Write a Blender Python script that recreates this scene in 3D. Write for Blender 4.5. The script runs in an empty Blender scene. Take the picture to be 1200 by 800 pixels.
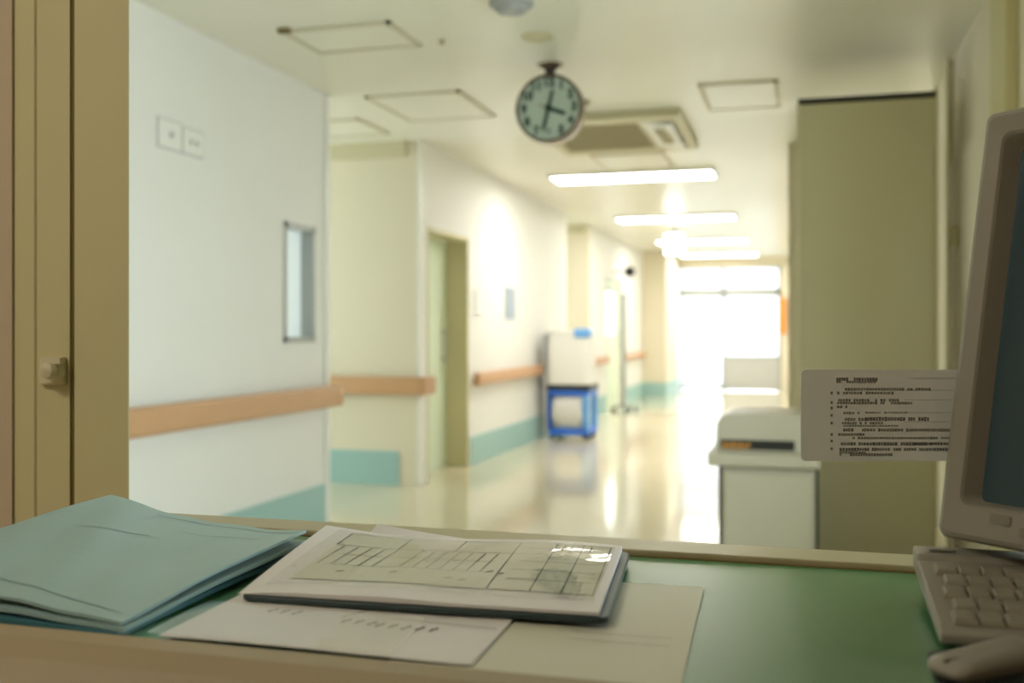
import bpy, bmesh, math, random
from mathutils import Matrix, Vector
random.seed(7)
PI = math.pi
sc = bpy.context.scene
COL = sc.collection

# ------------------------------------------------------------------ materials
def mat(name, col, rough=0.5, metal=0.0, spec=0.5, bump=0.0, bscale=60.0, var=0.0, vscale=4.0,
        coat=0.0, emit=None, estr=0.0, trans=0.0, alpha=1.0):
    m = bpy.data.materials.new(name); m.use_nodes = True
    nt = m.node_tree; b = nt.nodes['Principled BSDF']
    b.inputs['Base Color'].default_value = (*col, 1)
    b.inputs['Roughness'].default_value = rough
    b.inputs['Metallic'].default_value = metal
    b.inputs['Specular IOR Level'].default_value = spec
    b.inputs['Coat Weight'].default_value = coat
    b.inputs['Coat Roughness'].default_value = 0.06
    b.inputs['Transmission Weight'].default_value = trans
    b.inputs['Alpha'].default_value = alpha
    if emit:
        b.inputs['Emission Color'].default_value = (*emit, 1)
        b.inputs['Emission Strength'].default_value = estr
    tc = nt.nodes.new('ShaderNodeTexCoord')
    if var > 0:
        n = nt.nodes.new('ShaderNodeTexNoise'); n.inputs['Scale'].default_value = vscale
        n.inputs['Detail'].default_value = 4
        mx = nt.nodes.new('ShaderNodeMix'); mx.data_type = 'RGBA'
        mx.inputs[6].default_value = (*[c * (1 - var) for c in col], 1)
        mx.inputs[7].default_value = (*[min(1, c * (1 + var)) for c in col], 1)
        nt.links.new(tc.outputs['Object'], n.inputs['Vector'])
        nt.links.new(n.outputs['Fac'], mx.inputs[0])
        nt.links.new(mx.outputs[2], b.inputs['Base Color'])
    if bump > 0:
        n2 = nt.nodes.new('ShaderNodeTexNoise'); n2.inputs['Scale'].default_value = bscale
        bp = nt.nodes.new('ShaderNodeBump'); bp.inputs['Strength'].default_value = bump
        bp.inputs['Distance'].default_value = 0.002
        nt.links.new(tc.outputs['Object'], n2.inputs['Vector'])
        nt.links.new(n2.outputs['Fac'], bp.inputs['Height'])
        nt.links.new(bp.outputs['Normal'], b.inputs['Normal'])
    return m

def clear_mat(name, tint=(1, 1, 1), gloss=0.08, rough=0.02):
    m = bpy.data.materials.new(name); m.use_nodes = True
    nt = m.node_tree; nt.nodes.clear()
    out = nt.nodes.new('ShaderNodeOutputMaterial')
    mx = nt.nodes.new('ShaderNodeMixShader')
    tr = nt.nodes.new('ShaderNodeBsdfTransparent'); tr.inputs['Color'].default_value = (*tint, 1)
    gl = nt.nodes.new('ShaderNodeBsdfGlossy'); gl.inputs['Roughness'].default_value = rough
    lw = nt.nodes.new('ShaderNodeLayerWeight'); lw.inputs['Blend'].default_value = 0.5
    pw = nt.nodes.new('ShaderNodeMath'); pw.operation = 'POWER'; pw.inputs[1].default_value = 5.0
    fr = nt.nodes.new('ShaderNodeMath'); fr.operation = 'MULTIPLY_ADD'; fr.inputs[1].default_value = 0.7; fr.inputs[2].default_value = gloss * .5
    nt.links.new(lw.outputs['Facing'], pw.inputs[0]); nt.links.new(pw.outputs[0], fr.inputs[0])
    nt.links.new(fr.outputs[0], mx.inputs[0]); nt.links.new(tr.outputs[0], mx.inputs[1])
    nt.links.new(gl.outputs[0], mx.inputs[2]); nt.links.new(mx.outputs[0], out.inputs[0])
    return m

M = dict(
    wall=mat('wall_paint', (0.79, 0.79, 0.755), 0.6, bump=0.15, bscale=180, var=0.015),
    wall_beige=mat('wall_paint_beige', (0.74, 0.68, 0.53), 0.6, bump=0.15, bscale=180, var=0.015),
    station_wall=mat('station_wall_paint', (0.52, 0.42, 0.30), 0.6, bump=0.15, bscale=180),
    ceil=mat('ceiling_paint', (0.79, 0.775, 0.68), 0.32, bump=0.1, bscale=120, var=0.01),
    floor=mat('vinyl_floor', (0.63, 0.58, 0.43), 0.09, spec=0.5, var=0.03, vscale=3.0),
    teal=mat('teal_baseboard', (0.34, 0.54, 0.52), 0.45, var=0.02),
    rail=mat('wood_tone_rail', (0.57, 0.33, 0.17), 0.4, var=0.05, vscale=8),
    olive=mat('olive_metal_frame', (0.58, 0.53, 0.30), 0.42, var=0.02),
    olive_d=mat('olive_groove', (0.16, 0.11, 0.03), 0.6),
    olive_cab=mat('olive_locker_paint', (0.56, 0.52, 0.335), 0.2, spec=0.45, var=0.02, vscale=2),
    dark=mat('dark_gap', (0.03, 0.028, 0.02), 0.6),
    jamb=mat('jamb_paint', (0.64, 0.585, 0.36), 0.45, var=0.02),
    gdoor=mat('pale_green_door', (0.68, 0.77, 0.60), 0.45, var=0.02),
    greym=mat('grey_metal', (0.40, 0.42, 0.40), 0.35, metal=0.3),
    steel=mat('brushed_steel', (0.55, 0.55, 0.53), 0.3, metal=0.9),
    white=mat('white_plastic', (0.80, 0.80, 0.76), 0.4),
    grey=mat('grey_plastic', (0.50, 0.51, 0.50), 0.45),
    greyd=mat('grey_detector', (0.38, 0.40, 0.40), 0.5),
    hatch_f=mat('hatch_frame', (0.62, 0.58, 0.43), 0.5),
    tan=mat('tan_grille', (0.36, 0.31, 0.16), 0.55),
    acf=mat('ac_frame', (0.62, 0.57, 0.38), 0.45),
    frosted=mat('frosted_panel_glow', (0.75, 0.82, 0.82), 0.35, emit=(0.85, 0.97, 1.0), estr=0.16),  # faint glow put in for the light behind the slit pane
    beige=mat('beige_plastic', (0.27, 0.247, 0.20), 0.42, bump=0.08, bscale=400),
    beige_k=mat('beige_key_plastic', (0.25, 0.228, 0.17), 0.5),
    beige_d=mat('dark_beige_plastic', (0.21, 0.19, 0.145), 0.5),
    screen=mat('screen_glass', (0.015, 0.03, 0.03), 0.25, emit=(0.04, 0.09, 0.09), estr=0.06),
    black=mat('black_plastic', (0.012, 0.015, 0.015), 0.4),
    blackteal=mat('dark_teal_board', (0.015, 0.035, 0.035), 0.4),
    mat_green=mat('green_desk_mat', (0.042, 0.175, 0.06), 0.3, coat=0.4, var=0.04),
    lip=mat('beige_edge', (0.33, 0.265, 0.165), 0.4, var=0.03),
    strip=mat('olive_beige_strip', (0.37, 0.32, 0.18), 0.4, var=0.03),
    counter=mat('counter_board', (0.40, 0.34, 0.2), 0.4),
    paper=mat('paper_white', (0.62, 0.60, 0.53), 0.55),
    paper2=mat('paper_cream', (0.58, 0.57, 0.45), 0.55),
    page=mat('page_white', (0.66, 0.63, 0.60), 0.5),
    ink=mat('grey_ink', (0.15, 0.15, 0.13), 0.7),
    inkd=mat('black_ink', (0.07, 0.07, 0.07), 0.7),
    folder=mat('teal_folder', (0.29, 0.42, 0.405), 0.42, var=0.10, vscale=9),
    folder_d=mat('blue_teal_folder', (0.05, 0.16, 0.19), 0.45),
    laminate=mat('laminated_paper', (0.78, 0.78, 0.75), 0.35, coat=0.2),
    shred=mat('off_white_machine', (0.56, 0.535, 0.43), 0.4),
    orange=mat('orange_paint', (0.85, 0.30, 0.04), 0.5),
    led=mat('orange_led', (0.5, 0.24, 0.05), 0.5, emit=(1.0, 0.45, 0.1), estr=0.08),
    blue=mat('blue_plastic', (0.03, 0.17, 0.75), 0.4),
    blue_l=mat('light_blue_plastic', (0.16, 0.42, 0.85), 0.4),
    bag=mat('white_bag', (0.66, 0.66, 0.62), 0.5, bump=0.5, bscale=9),
    clockface=mat('clock_face', (0.46, 0.55, 0.48), 0.4),
    clockrim=mat('clock_rim', (0.22, 0.17, 0.135), 0.2, metal=0.7),
    clockink=mat('clock_green_black', (0.010, 0.05, 0.035), 0.5),
    red=mat('red_brown', (0.25, 0.06, 0.03), 0.5),
    tube=mat('light_diffuser', (0.9, 0.9, 0.88), 0.5, emit=(1.0, 0.96, 0.89), estr=14.5),
    sign_lit=mat('lit_sign_face', (0.9, 0.95, 0.95), 0.5, emit=(0.95, 1.0, 1.0), estr=5.0),
    pane_lit=mat('lit_door_pane', (0.9, 0.95, 0.95), 0.5, emit=(0.95, 1.0, 1.0), estr=1.6),
    lamp=mat('station_fill_lamp', (0.9, 0.9, 0.85), 0.5, emit=(1.0, 0.93, 0.78), estr=6.0),
    glass=clear_mat('clear_glass', (0.95, 0.98, 0.97)),
    end_glass=clear_mat('tinted_glass', (0.54, 0.55, 0.55)),
    film=clear_mat('clear_film', (1.0, 1.0, 1.0), gloss=0.10, rough=0.05),
    outside=mat('outdoor_paving', (0.82, 0.82, 0.80), 0.8),
    notice_blue=mat('pale_blue_notice', (0.33, 0.40, 0.47), 0.5),
)

# ------------------------------------------------------------------ builders
def meta(o, label=None, cat=None, group=None, kind=None):
    if label: o['label'] = label
    if cat: o['category'] = cat
    if group: o['group'] = group
    if kind: o['kind'] = kind
    return o

def thing(name, label, cat, loc=(0, 0, 0), group=None):
    o = bpy.data.objects.new(name, None); COL.objects.link(o)
    o.empty_display_size = 0.05; o.location = loc
    o['_w'] = list(loc)
    return meta(o, label, cat, group)

class MB:
    def __init__(s, xf=None):
        s.bm = bmesh.new(); s.xf = xf
    def v(s, p):
        return s.bm.verts.new(s.xf(p) if s.xf else p)
    def face(s, vs):
        try: return s.bm.faces.new(vs)
        except ValueError: return None
    def box(s, x0, x1, y0, y1, z0, z1):
        p = [s.v(c) for c in ((x0,y0,z0),(x1,y0,z0),(x1,y1,z0),(x0,y1,z0),(x0,y0,z1),(x1,y0,z1),(x1,y1,z1),(x0,y1,z1))]
        for f in ((3,2,1,0),(4,5,6,7),(0,1,5,4),(1,2,6,5),(2,3,7,6),(3,0,4,7)): s.face([p[i] for i in f])
        return s
    def loft(s, rings, cap0=True, cap1=True, closed=True):
        R = [[s.v(p) for p in r] for r in rings]
        n = len(R[0])
        for a, b in zip(R, R[1:]):
            for i in range(n if closed else n - 1):
                j = (i + 1) % n
                s.face([a[i], a[j], b[j], b[i]])
        if cap0: s.face(R[0][::-1])
        if cap1: s.face(R[-1])
        return s
    def prism(s, prof, axis, a, b):
        """profile of 2D points swept along an axis ('x': (y,z), 'y': (x,z), 'z': (x,y))"""
        f = {'x': lambda p, t: (t, p[0], p[1]), 'y': lambda p, t: (p[0], t, p[1]), 'z': lambda p, t: (p[0], p[1], t)}[axis]
        return s.loft([[f(p, a) for p in prof], [f(p, b) for p in prof]])
    def lathe(s, prof, c, axis='z', n=40):
        rings = []
        for r, h in prof:
            ring = []
            for i in range(n):
                a = 2 * PI * i / n
                if axis == 'z': ring.append((c[0] + r * math.cos(a), c[1] + r * math.sin(a), c[2] + h))
                elif axis == 'y': ring.append((c[0] + r * math.cos(a), c[1] + h, c[2] + r * math.sin(a)))
                else: ring.append((c[0] + h, c[1] + r * math.cos(a), c[2] + r * math.sin(a)))
            rings.append(ring)
        return s.loft(rings)
    def cyl(s, c, r, h0, h1, axis='z', n=24):
        return s.lathe([(r, h0), (r, h1)], c, axis, n)
    def quad(s, a, b, c, d):
        s.face([s.v(a), s.v(b), s.v(c), s.v(d)]); return s
    def build(s, name, m, parent=None, bevel=0.0, smooth=False, seg=2):
        if parent is not None:
            L = Vector(parent['_w'])
            bmesh.ops.translate(s.bm, verts=s.bm.verts, vec=-L)
        bmesh.ops.recalc_face_normals(s.bm, faces=s.bm.faces)
        me = bpy.data.meshes.new(name); s.bm.to_mesh(me); s.bm.free()
        me.materials.append(M[m] if isinstance(m, str) else m)
        o = bpy.data.objects.new(name, me); COL.objects.link(o)
        if parent is not None:
            o.parent = parent; o['_w'] = list(parent['_w'])
        else:
            o['_w'] = [0, 0, 0]
        if smooth:
            for p in me.polygons: p.use_smooth = True
        if bevel > 0:
            b = o.modifiers.new('soft_edges', 'BEVEL'); b.width = bevel; b.segments = seg
            b.limit_method = 'ANGLE'; b.angle_limit = math.radians(40)
        return o

def solo(name, mb, m, label, cat, group=None, bevel=0.0, smooth=False):
    o = mb.build(name, m, None, bevel, smooth); return meta(o, label, cat, group)

def struct(name, mb, m, parent=None, bevel=0.0):
    o = mb.build(name, m, parent, bevel)
    if parent is None: o['kind'] = 'structure'
    return o

def rrect(x0, x1, y0, y1, r, n=6):
    pts = []
    for cx, cy, a0 in ((x1 - r, y1 - r, 0), (x0 + r, y1 - r, PI / 2), (x0 + r, y0 + r, PI), (x1 - r, y0 + r, 1.5 * PI)):
        for i in range(n + 1):
            a = a0 + PI / 2 * i / n
            pts.append((cx + r * math.cos(a), cy + r * math.sin(a)))
    return pts

def sheet(f, th, nx=24, ny=16, dirz=1):
    """solid sheet over a height function f(u,v)->(x,y,z); th thickness below it (number or function)"""
    mb = MB(); T = th if callable(th) else (lambda u, v: th)
    top = [[None] * (ny + 1) for _ in range(nx + 1)]; bot = [[None] * (ny + 1) for _ in range(nx + 1)]
    for i in range(nx + 1):
        for j in range(ny + 1):
            x, y, z = f(i / nx, j / ny)
            top[i][j] = mb.v((x, y, z)); bot[i][j] = mb.v((x, y, z - T(i / nx, j / ny)))
    for i in range(nx):
        for j in range(ny):
            mb.face([top[i][j], top[i+1][j], top[i+1][j+1], top[i][j+1]])
            mb.face([bot[i][j], bot[i][j+1], bot[i+1][j+1], bot[i+1][j]])
    for i in range(nx):
        mb.face([top[i][0], bot[i][0], bot[i+1][0], top[i+1][0]])
        mb.face([top[i][ny], top[i+1][ny], bot[i+1][ny], bot[i][ny]])
    for j in range(ny):
        mb.face([top[0][j], top[0][j+1], bot[0][j+1], bot[0][j]])
        mb.face([top[nx][j], bot[nx][j], bot[nx][j+1], top[nx][j+1]])
    return mb

def inkline(mb, f, u0, v0, u1, v1, w, lift=0.0005, n=10):
    """a printed line on the surface f, w wide in the units of u,v space scaled by the sheet (metres)"""
    pts = [Vector(f(u0 + (u1 - u0) * i / n, v0 + (v1 - v0) * i / n)) + Vector((0, 0, lift)) for i in range(n + 1)]
    d = (pts[-1] - pts[0]).normalized(); s = Vector((-d.y, d.x, 0)).normalized() * (w / 2)
    vs = [(mb.v(p - s), mb.v(p + s)) for p in pts]
    for a, b in zip(vs, vs[1:]): mb.face([a[0], b[0], b[1], a[1]])

def text_mesh(txt, size):
    cu = bpy.data.curves.new('numeral', 'FONT'); cu.body = txt; cu.size = size
    cu.align_x = 'CENTER'; cu.align_y = 'CENTER'; cu.extrude = 0.0008; cu.offset = 0.0035
    o = bpy.data.objects.new('numeral_source', cu); COL.objects.link(o)
    dg = bpy.context.evaluated_depsgraph_get()
    me = bpy.data.meshes.new_from_object(o.evaluated_get(dg))
    out = ([tuple(v.co) for v in me.vertices], [tuple(p.vertices) for p in me.polygons])
    bpy.data.objects.remove(o); bpy.data.curves.remove(cu); bpy.data.meshes.remove(me)
    return out

def clone(root, off, label=None, group=None):
    r = root.copy(); COL.objects.link(r)
    r.location = Vector(root.location) + Vector(off); r['_w'] = list(r.location)
    if label: r['label'] = label
    if group: r['group'] = group
    for ch in [c for c in COL.objects if c.parent == root]:
        c = ch.copy(); COL.objects.link(c); c.parent = r
        for g in [q for q in COL.objects if q.parent == ch]:
            d = g.copy(); COL.objects.link(d); d.parent = c
    return r

# ------------------------------------------------------------------ setting
HC = 2.68          # ceiling
XL = -2.88         # left wall plane
XR = 0.78          # right wall plane of the hall
struct('floor', MB().box(-6.2, 2.2, -2.6, 21.1, -0.1, 0), 'floor')
struct('ceiling', MB().box(-6.2, 2.2, -2.6, 21.1, HC, HC + 0.12), 'ceil')

# left wall, first stretch, with the slit window opening
wy0, wy1, wz0, wz1 = 5.30, 5.68, 1.135, 1.832
w = MB()
w.box(XL - 0.2, XL, 1.15, wy0, 0, HC).box(XL - 0.2, XL, wy1, 5.86, 0, HC)
w.box(XL - 0.2, XL, wy0, wy1, 0, wz0).box(XL - 0.2, XL, wy0, wy1, wz1, HC)
struct('wall_left', w, 'wall')
win = struct('window_1', MB().box(XL - 0.09, XL - 0.075, wy0 + .03, wy1 - .03, wz0 + .03, wz1 - .03), 'frosted')
f = MB()
f.box(XL - 0.10, XL + 0.008, wy0, wy0 + .03, wz0, wz1).box(XL - 0.10, XL + 0.008, wy1 - .03, wy1, wz0, wz1)
f.box(XL - 0.10, XL + 0.008, wy0, wy1, wz0, wz0 + .03).box(XL - 0.10, XL + 0.008, wy0, wy1, wz1 - .03, wz1)
f.build('window_frame', 'greym', win)
struct('trim_1', MB().box(XL, XL + 0.012, 5.815, 5.872, 0, HC - 0.0), 'white')      # corner guard
# alcove one: return face with ochre top strip
struct('wall_left', MB().box(-6.0, XL, 7.45, 7.56, 0, HC), 'wall_beige')
struct('wall_left', MB().box(-6.0, XL - 0.2, 5.74, 5.86, 0, HC), 'wall')
aw = MB()
aw.box(-6.1, -6.0, 5.74, 7.56, 0, .5).box(-6.1, -6.0, 5.74, 7.56, 2.4, HC).box(-6.1, -6.0, 5.74, 5.74+.25, .5, 2.4).box(-6.1, -6.0, 7.56-.2, 7.56, .5, 2.4)
struct('wall_left', aw, 'wall')
win = struct('window_5', MB().box(-6.06, -6.054, 5.74+.28, 7.56-.23, .53, 2.37), 'glass')
aw = MB()
for a, b, c, d in ((5.74+.25, 5.74+.28, .5, 2.4), (7.56-.23, 7.56-.2, .5, 2.4), (5.74+.28, 7.56-.23, .5, .53), (5.74+.28, 7.56-.23, 2.37, 2.4)):
    aw.box(-6.09, -6.02, a, b, c, d)
aw.build('window_frame', 'greym', win)
struct('trim_2', MB().box(-6.0, XL - 0.1, 7.41, 7.45, 2.56, HC), 'acf')
struct('trim_3', MB().box(XL - .012, XL + .010, 7.44, 7.53, 0, HC), 'white', bevel=.006)
# corridor left wall with two deep door openings, and second alcove
def wall_door(y0, y1, d0, d1, top=2.03):
    w = MB()
    w.box(XL - 0.3, XL, y0, d0, 0, HC).box(XL - 0.3, XL, d1, y1, 0, HC).box(XL - 0.3, XL, d0, d1, top, HC)
    return struct('wall_left', w, 'wall')
wall_door(7.56, 12.57, 7.62, 8.66)
wall_door(14.05, 18.9, 15.15, 16.55)
struct('wall_left', MB().box(-6.0, XL, 14.0, 14.05, 0, HC), 'wall_beige')
struct('wall_left', MB().box(-6.0, XL - .3, 12.45, 12.57, 0, HC), 'wall')
aw = MB()
aw.box(-6.1, -6.0, 12.45, 14.05, 0, .5).box(-6.1, -6.0, 12.45, 14.05, 2.4, HC).box(-6.1, -6.0, 12.45, 12.45+.25, .5, 2.4).box(-6.1, -6.0, 14.05-.2, 14.05, .5, 2.4)
struct('wall_left', aw, 'wall')
win = struct('window_6_added', MB().box(-6.06, -6.054, 12.45+.28, 14.05-.23, .53, 2.37), 'glass')  # unseen window, added to let daylight into the far alcove
aw = MB()
for a, b, c, d in ((12.45+.25, 12.45+.28, .5, 2.4), (14.05-.23, 14.05-.2, .5, 2.4), (12.45+.28, 14.05-.23, .5, .53), (12.45+.28, 14.05-.23, 2.37, 2.4)):
    aw.box(-6.09, -6.02, a, b, c, d)
aw.build('window_frame', 'greym', win)
struct('trim_4', MB().box(-6.0, XL - .08, 13.96, 14.0, 2.56, HC), 'acf')
struct('wall_left', MB().box(XL - .3, -2.46, 18.9, 21.0, 0, HC), 'wall_beige')

def door(name, d0, d1, top=2.03, pane=False, rc=0.195, fm='jamb'):
    p = MB()
    p.box(XL - rc - .04, XL - rc, d0 + .03, d1 - .03, 0.008, top - .03)
    o = struct(name, p, 'gdoor')
    j = MB()
    j.box(XL - 0.3, XL + .004, d0, d0 + .03, 0, top).box(XL - 0.3, XL + .004, d1 - .03, d1, 0, top)
    j.box(XL - 0.3, XL + .004, d0, d1, top - .03, top)
    j.build('door_frame', fm, o)
    h = MB()
    h.box(XL - rc, XL - rc + .045, d1 - .16, d1 - .14, 0.95, 0.97).box(XL - rc, XL - rc + .045, d1 - .16, d1 - .14, 1.18, 1.20)
    h.box(XL - rc + .03, XL - rc + .045, d1 - .16, d1 - .14, 0.92, 1.23)
    h.build('door_handle', 'steel', o, bevel=.003)
    if pane:
        q = MB().box(XL - rc - .003, XL - rc + .005, d0 + .25, d0 + .95, 1.15, 1.80)
        pf = q.build('door_pane', 'pane_lit', o)
        g = MB()
        for a, b, c, d in ((d0+.21, d0+.25, 1.11, 1.89), (d0+.95, d0+.99, 1.11, 1.89), (d0+.25, d0+.95, 1.11, 1.15), (d0+.25, d0+.95, 1.85, 1.89)):
            g.box(XL - rc - .005, XL - rc + .013, a, b, c, d)
        g.build('pane_frame', 'greym', o)
    return o
door('door_1', 7.62, 8.66)
door('door_2', 15.15, 16.55, pane=True, rc=.04, fm='white')

# baseboards (teal)
def base(*boxes):
    b = MB()
    for x in boxes: b.box(*x)
    return b
struct('baseboard_left', base((XL, XL + .012, 1.17, 5.815, 0, .253)), 'teal')
struct('baseboard_left', base((-6.0, -3.045, 7.438, 7.45, 0, .262)), 'teal')
struct('baseboard_left', base((XL, XL + .012, 8.70, 12.57, 0, .25)), 'teal')
struct('baseboard_left', base((XL, XL + .012, 14.05, 15.2, 0, .25), (XL, XL + .012, 16.6, 18.9, 0, .25)), 'teal')
struct('baseboard_left', base((XL, -2.46, 18.888, 18.9, 0, .25), (-2.46, -2.448, 18.888, 20.9, 0, .25)), 'teal')

# right side: hall wall with daylight window (beside the counter), corridor wall
ry0, ry1, rz0, rz1 = 1.5, 3.9, 0.35, 2.0
w = MB()
w.box(XR, XR + .2, 1.17, ry0, 0, HC).box(XR, XR + .2, ry1, 6.95, 0, HC)
w.box(XR, XR + .2, ry0, ry1, 0, rz0).box(XR, XR + .2, ry0, ry1, rz1, HC)
struct('wall_right', w, 'wall_beige')
win = struct('window_2', MB().box(XR + .09, XR + .096, ry0 + .04, ry1 - .04, rz0 + .04, rz1 - .04), 'glass')
f = MB()
for a, b, c, d in ((ry0, ry0+.04, rz0, rz1), (ry1-.04, ry1, rz0, rz1), (2.78, 2.82, rz0, rz1), (ry0, ry1, rz0, rz0+.04), (ry0, ry1, rz1-.04, rz1)):
    f.box(XR + .06, XR + .12, a, b, c, d)
f.build('window_frame', 'greym', win)
struct('wall_right', MB().box(-.05, XR + .2, 7.16, 7.28, 0, HC), 'wall_beige')
struct('wall_right', MB().box(-.05, .15, 7.28, 21.0, 0, HC), 'wall')
struct('trim_5', MB().box(-.118, -.05, 8.35, 8.60, 0, HC), 'acf', bevel=.01)
struct('trim_11', MB().box(-.124, -.116, 8.34, 8.37, 0, HC), 'greym')       # pilaster on the corridor wall
struct('trim_6', MB().box(XR - .035, XR, 6.02, 6.14, 0, HC), 'acf', bevel=.006)      # post on the hall wall
struct('trim_7', MB().box(XR - .05, XR, 4.25, 4.58, 0, HC), 'olive', bevel=.006)
struct('trim_8', MB().box(XR - .022, XR, 6.70, 6.78, 0, HC), 'acf')
d3 = struct('door_3', MB().box(XR - .02, XR - .001, 4.85, 5.98, 0.005, 2.1), 'wall_beige')
MB().box(XR - .05, XR - .02, 5.70, 5.76, 1.64, 1.74).build('door_latch', 'olive', d3, bevel=.006)

# end wall with glazed doors and transom
YE = 21.0
w = MB()
w.box(-2.46, .15, YE, YE + .2, 2.50, HC).box(-.45, .15, YE, YE + .2, 0, 2.50)
struct('wall_end', w, 'wall_beige')
win = struct('window_3', MB().box(-2.44, -.47, YE + .09, YE + .096, 0.69, 2.49).box(-2.44, -1.57, YE + .09, YE + .096, .1, .69), 'end_glass')
f = MB()
for a, b, c, d in ((-2.46, -2.40, 0, 2.5), (-.51, -.45, 0, 2.5), (-1.60, -1.54, 0, 2.5), (-2.46, -.45, 1.90, 2.06), (-2.46, -.45, 2.46, 2.5),
                   (-2.46, -1.57, 0.02, .11), (-1.57, -.45, .66, .70)):
    f.box(a, b, YE + .05, YE + .13, c, d)
f.build('window_frame', 'greym', win)
MB().box(-1.54, -.51, YE + .06, YE + .12, 0.01, .66).build('lower_panel', 'grey', win)
struct('ground', MB().box(-9, 9, 21.2, 45, -.12, -.06), 'outside')

# nurses' station partition and room
struct('wall_front', MB().box(-2.88, 1.5, 1.15, 1.17, 0, .90), 'station_wall')
struct('wall_front', MB().box(-2.88, -1.035, 1.15, 1.17, .90, HC), 'station_wall')
struct('wall_front', MB().box(-1.035, 1.5, 1.15, 1.17, 2.15, HC), 'station_wall')
struct('wall_front', MB().box(1.1, 1.5, 1.15, 1.17, .90, 2.15), 'station_wall')
struct('wall_left', MB().box(-2.4, -2.3, -2.5, 1.15, 0, HC), 'station_wall')
struct('wall_right', MB().box(1.4, 1.5, -2.5, 1.15, 0, HC), 'station_wall')
struct('wall_back', MB().box(-2.4, 1.5, -2.6, -2.5, 0, HC), 'station_wall')
# opening post with its groove, and the sliding sash stile with a catch
t = MB()
t.prism([(-.937, 1.1535), (-.895, 1.1535), (-.8935, 1.151), (-.852, 1.151), (-.851, 1.152), (-.866, 1.168), (-.937, 1.168)], 'z', .90, 2.15)
struct('trim_9', t, 'olive')
struct('trim_10', MB().box(-.9475, -.937, 1.160, 1.167, .90, 2.15), 'olive_d')
s = struct('window_4', MB().prism([(-1.034, 1.154), (-1.002, 1.154), (-1.000, 1.157), (-.9475, 1.157), (-.9475, 1.168), (-1.034, 1.168)], 'z', .90, 2.15), 'olive')
c = MB()
c.box(-.990, -.951, 1.148, 1.158, 1.128, 1.166)
cb = c.build('catch_plate', 'jamb', s, bevel=.003)
MB().lathe([(.004, -.024), (.010, -.022), (.012, -.014), (.010, -.006), (.014, 0)], (-.962, 1.150, 1.148), 'y', 20).box(-.972, -.944, 1.134, 1.142, 1.157, 1.165).build('catch_knob', 'acf', s, smooth=False)

# ------------------------------------------------------------------ handrails
def rail_prof(c0, out, zc=.792, h=.137):
    """closed rounded profile in (horizontal offset from wall, z)"""
    return rrect(c0, c0 + out, zc - h / 2, zc + h / 2, .022, 5)
def handrail(label, y0, y1, zc=.80, h=.132, brackets=()):
    t = thing('handrail', label, 'handrail', (XL, (y0 + y1) / 2, 0), 'wall handrails')
    MB().prism([(XL + a, z) for a, z in rail_prof(.03, .055, zc, h)], 'y', y0 + .04, y1 - .04).build('grip', 'rail', t, smooth=False)
    for ya, yb, yc in ((y0 + .04, y0 + .012, y0), (y1 - .04, y1 - .012, y1)):
        p = rail_prof(.03, .055, zc, h); q = rail_prof(.034, .047, zc, h - .016)
        e = MB().loft([[(XL + a, ya, z) for a, z in p], [(XL + a, yb, z) for a, z in p], [(XL + a, yc, z) for a, z in q]])
        e.build('end_cap', 'rail', t)
    for yb in brackets:
        MB().box(XL, XL + .032, yb - .04, yb + .04, zc - .04, zc + .04).build('bracket', 'greym', t, bevel=.004)
    return t
handrail('wood-tone handrail on the white wall below the slit window', 1.30, 5.925, .798, .134, (1.8, 3.0, 4.2, 5.4))
# rail in the alcove that wraps the corner by the green door
t = thing('handrail', 'shaded brown handrail across the recess wall, ending beside the green door', 'handrail', (-3.6, 7.4, 0), 'wall handrails')
P = rail_prof(.03, .055, .777, .14)
MB().prism([(7.45 - a, z) for a, z in P], 'x', -5.6, XL + .03).build('grip', 'rail', t)
MB().prism([(XL + a, z) for a, z in P], 'y', 7.368, 7.60).build('corner_return', 'rail', t, bevel=.006)
for xb in (-5.0, -4.2, -3.4):
    MB().box(xb - .04, xb + .04, 7.418, 7.45, .74, .82).build('bracket', 'greym', t, bevel=.004)
handrail('handrail between the green door and the blue cart', 8.72, 12.45, .772, .112, (9.3, 10.3, 11.3, 12.2))
handrail('short distant handrail between the second recess and the far door', 14.1, 15.15, .775, .112, (14.3, 14.9))
handrail('farthest handrail beyond the far door, towards the bright windows', 16.65, 18.8, .775, .112, (17, 17.7, 18.4))

# ------------------------------------------------------------------ wall fittings
def socket(y0, y1, z0, z1, label, holes):
    t = thing('wall_socket', label, 'socket', (XL, (y0 + y1) / 2, z0), 'socket plates high on the left wall')
    MB().box(XL, XL + .010, y0, y1, z0, z1).build('cover_plate', 'white', t, bevel=.004)
    MB().box(XL, XL + .006, y0 - .006, y1 + .006, z0 - .006, z1 + .006).build('back_frame', 'grey', t)
    for hy, hz, r in holes:
        MB().lathe([(r, .010), (r, .016), (r * .7, .018)], (XL, hy, hz), 'x', 16).build('jack', 'grey', t)
    return t
socket(4.105, 4.285, 2.06, 2.19, 'square socket plate with one round jack, the nearer of two on the white wall', [(4.20, 2.125, .016)])
socket(4.30, 4.47, 2.06, 2.18, 'socket plate with two small jacks, right beside the single-jack plate', [(4.36, 2.12, .012), (4.41, 2.12, .012)])

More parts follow.
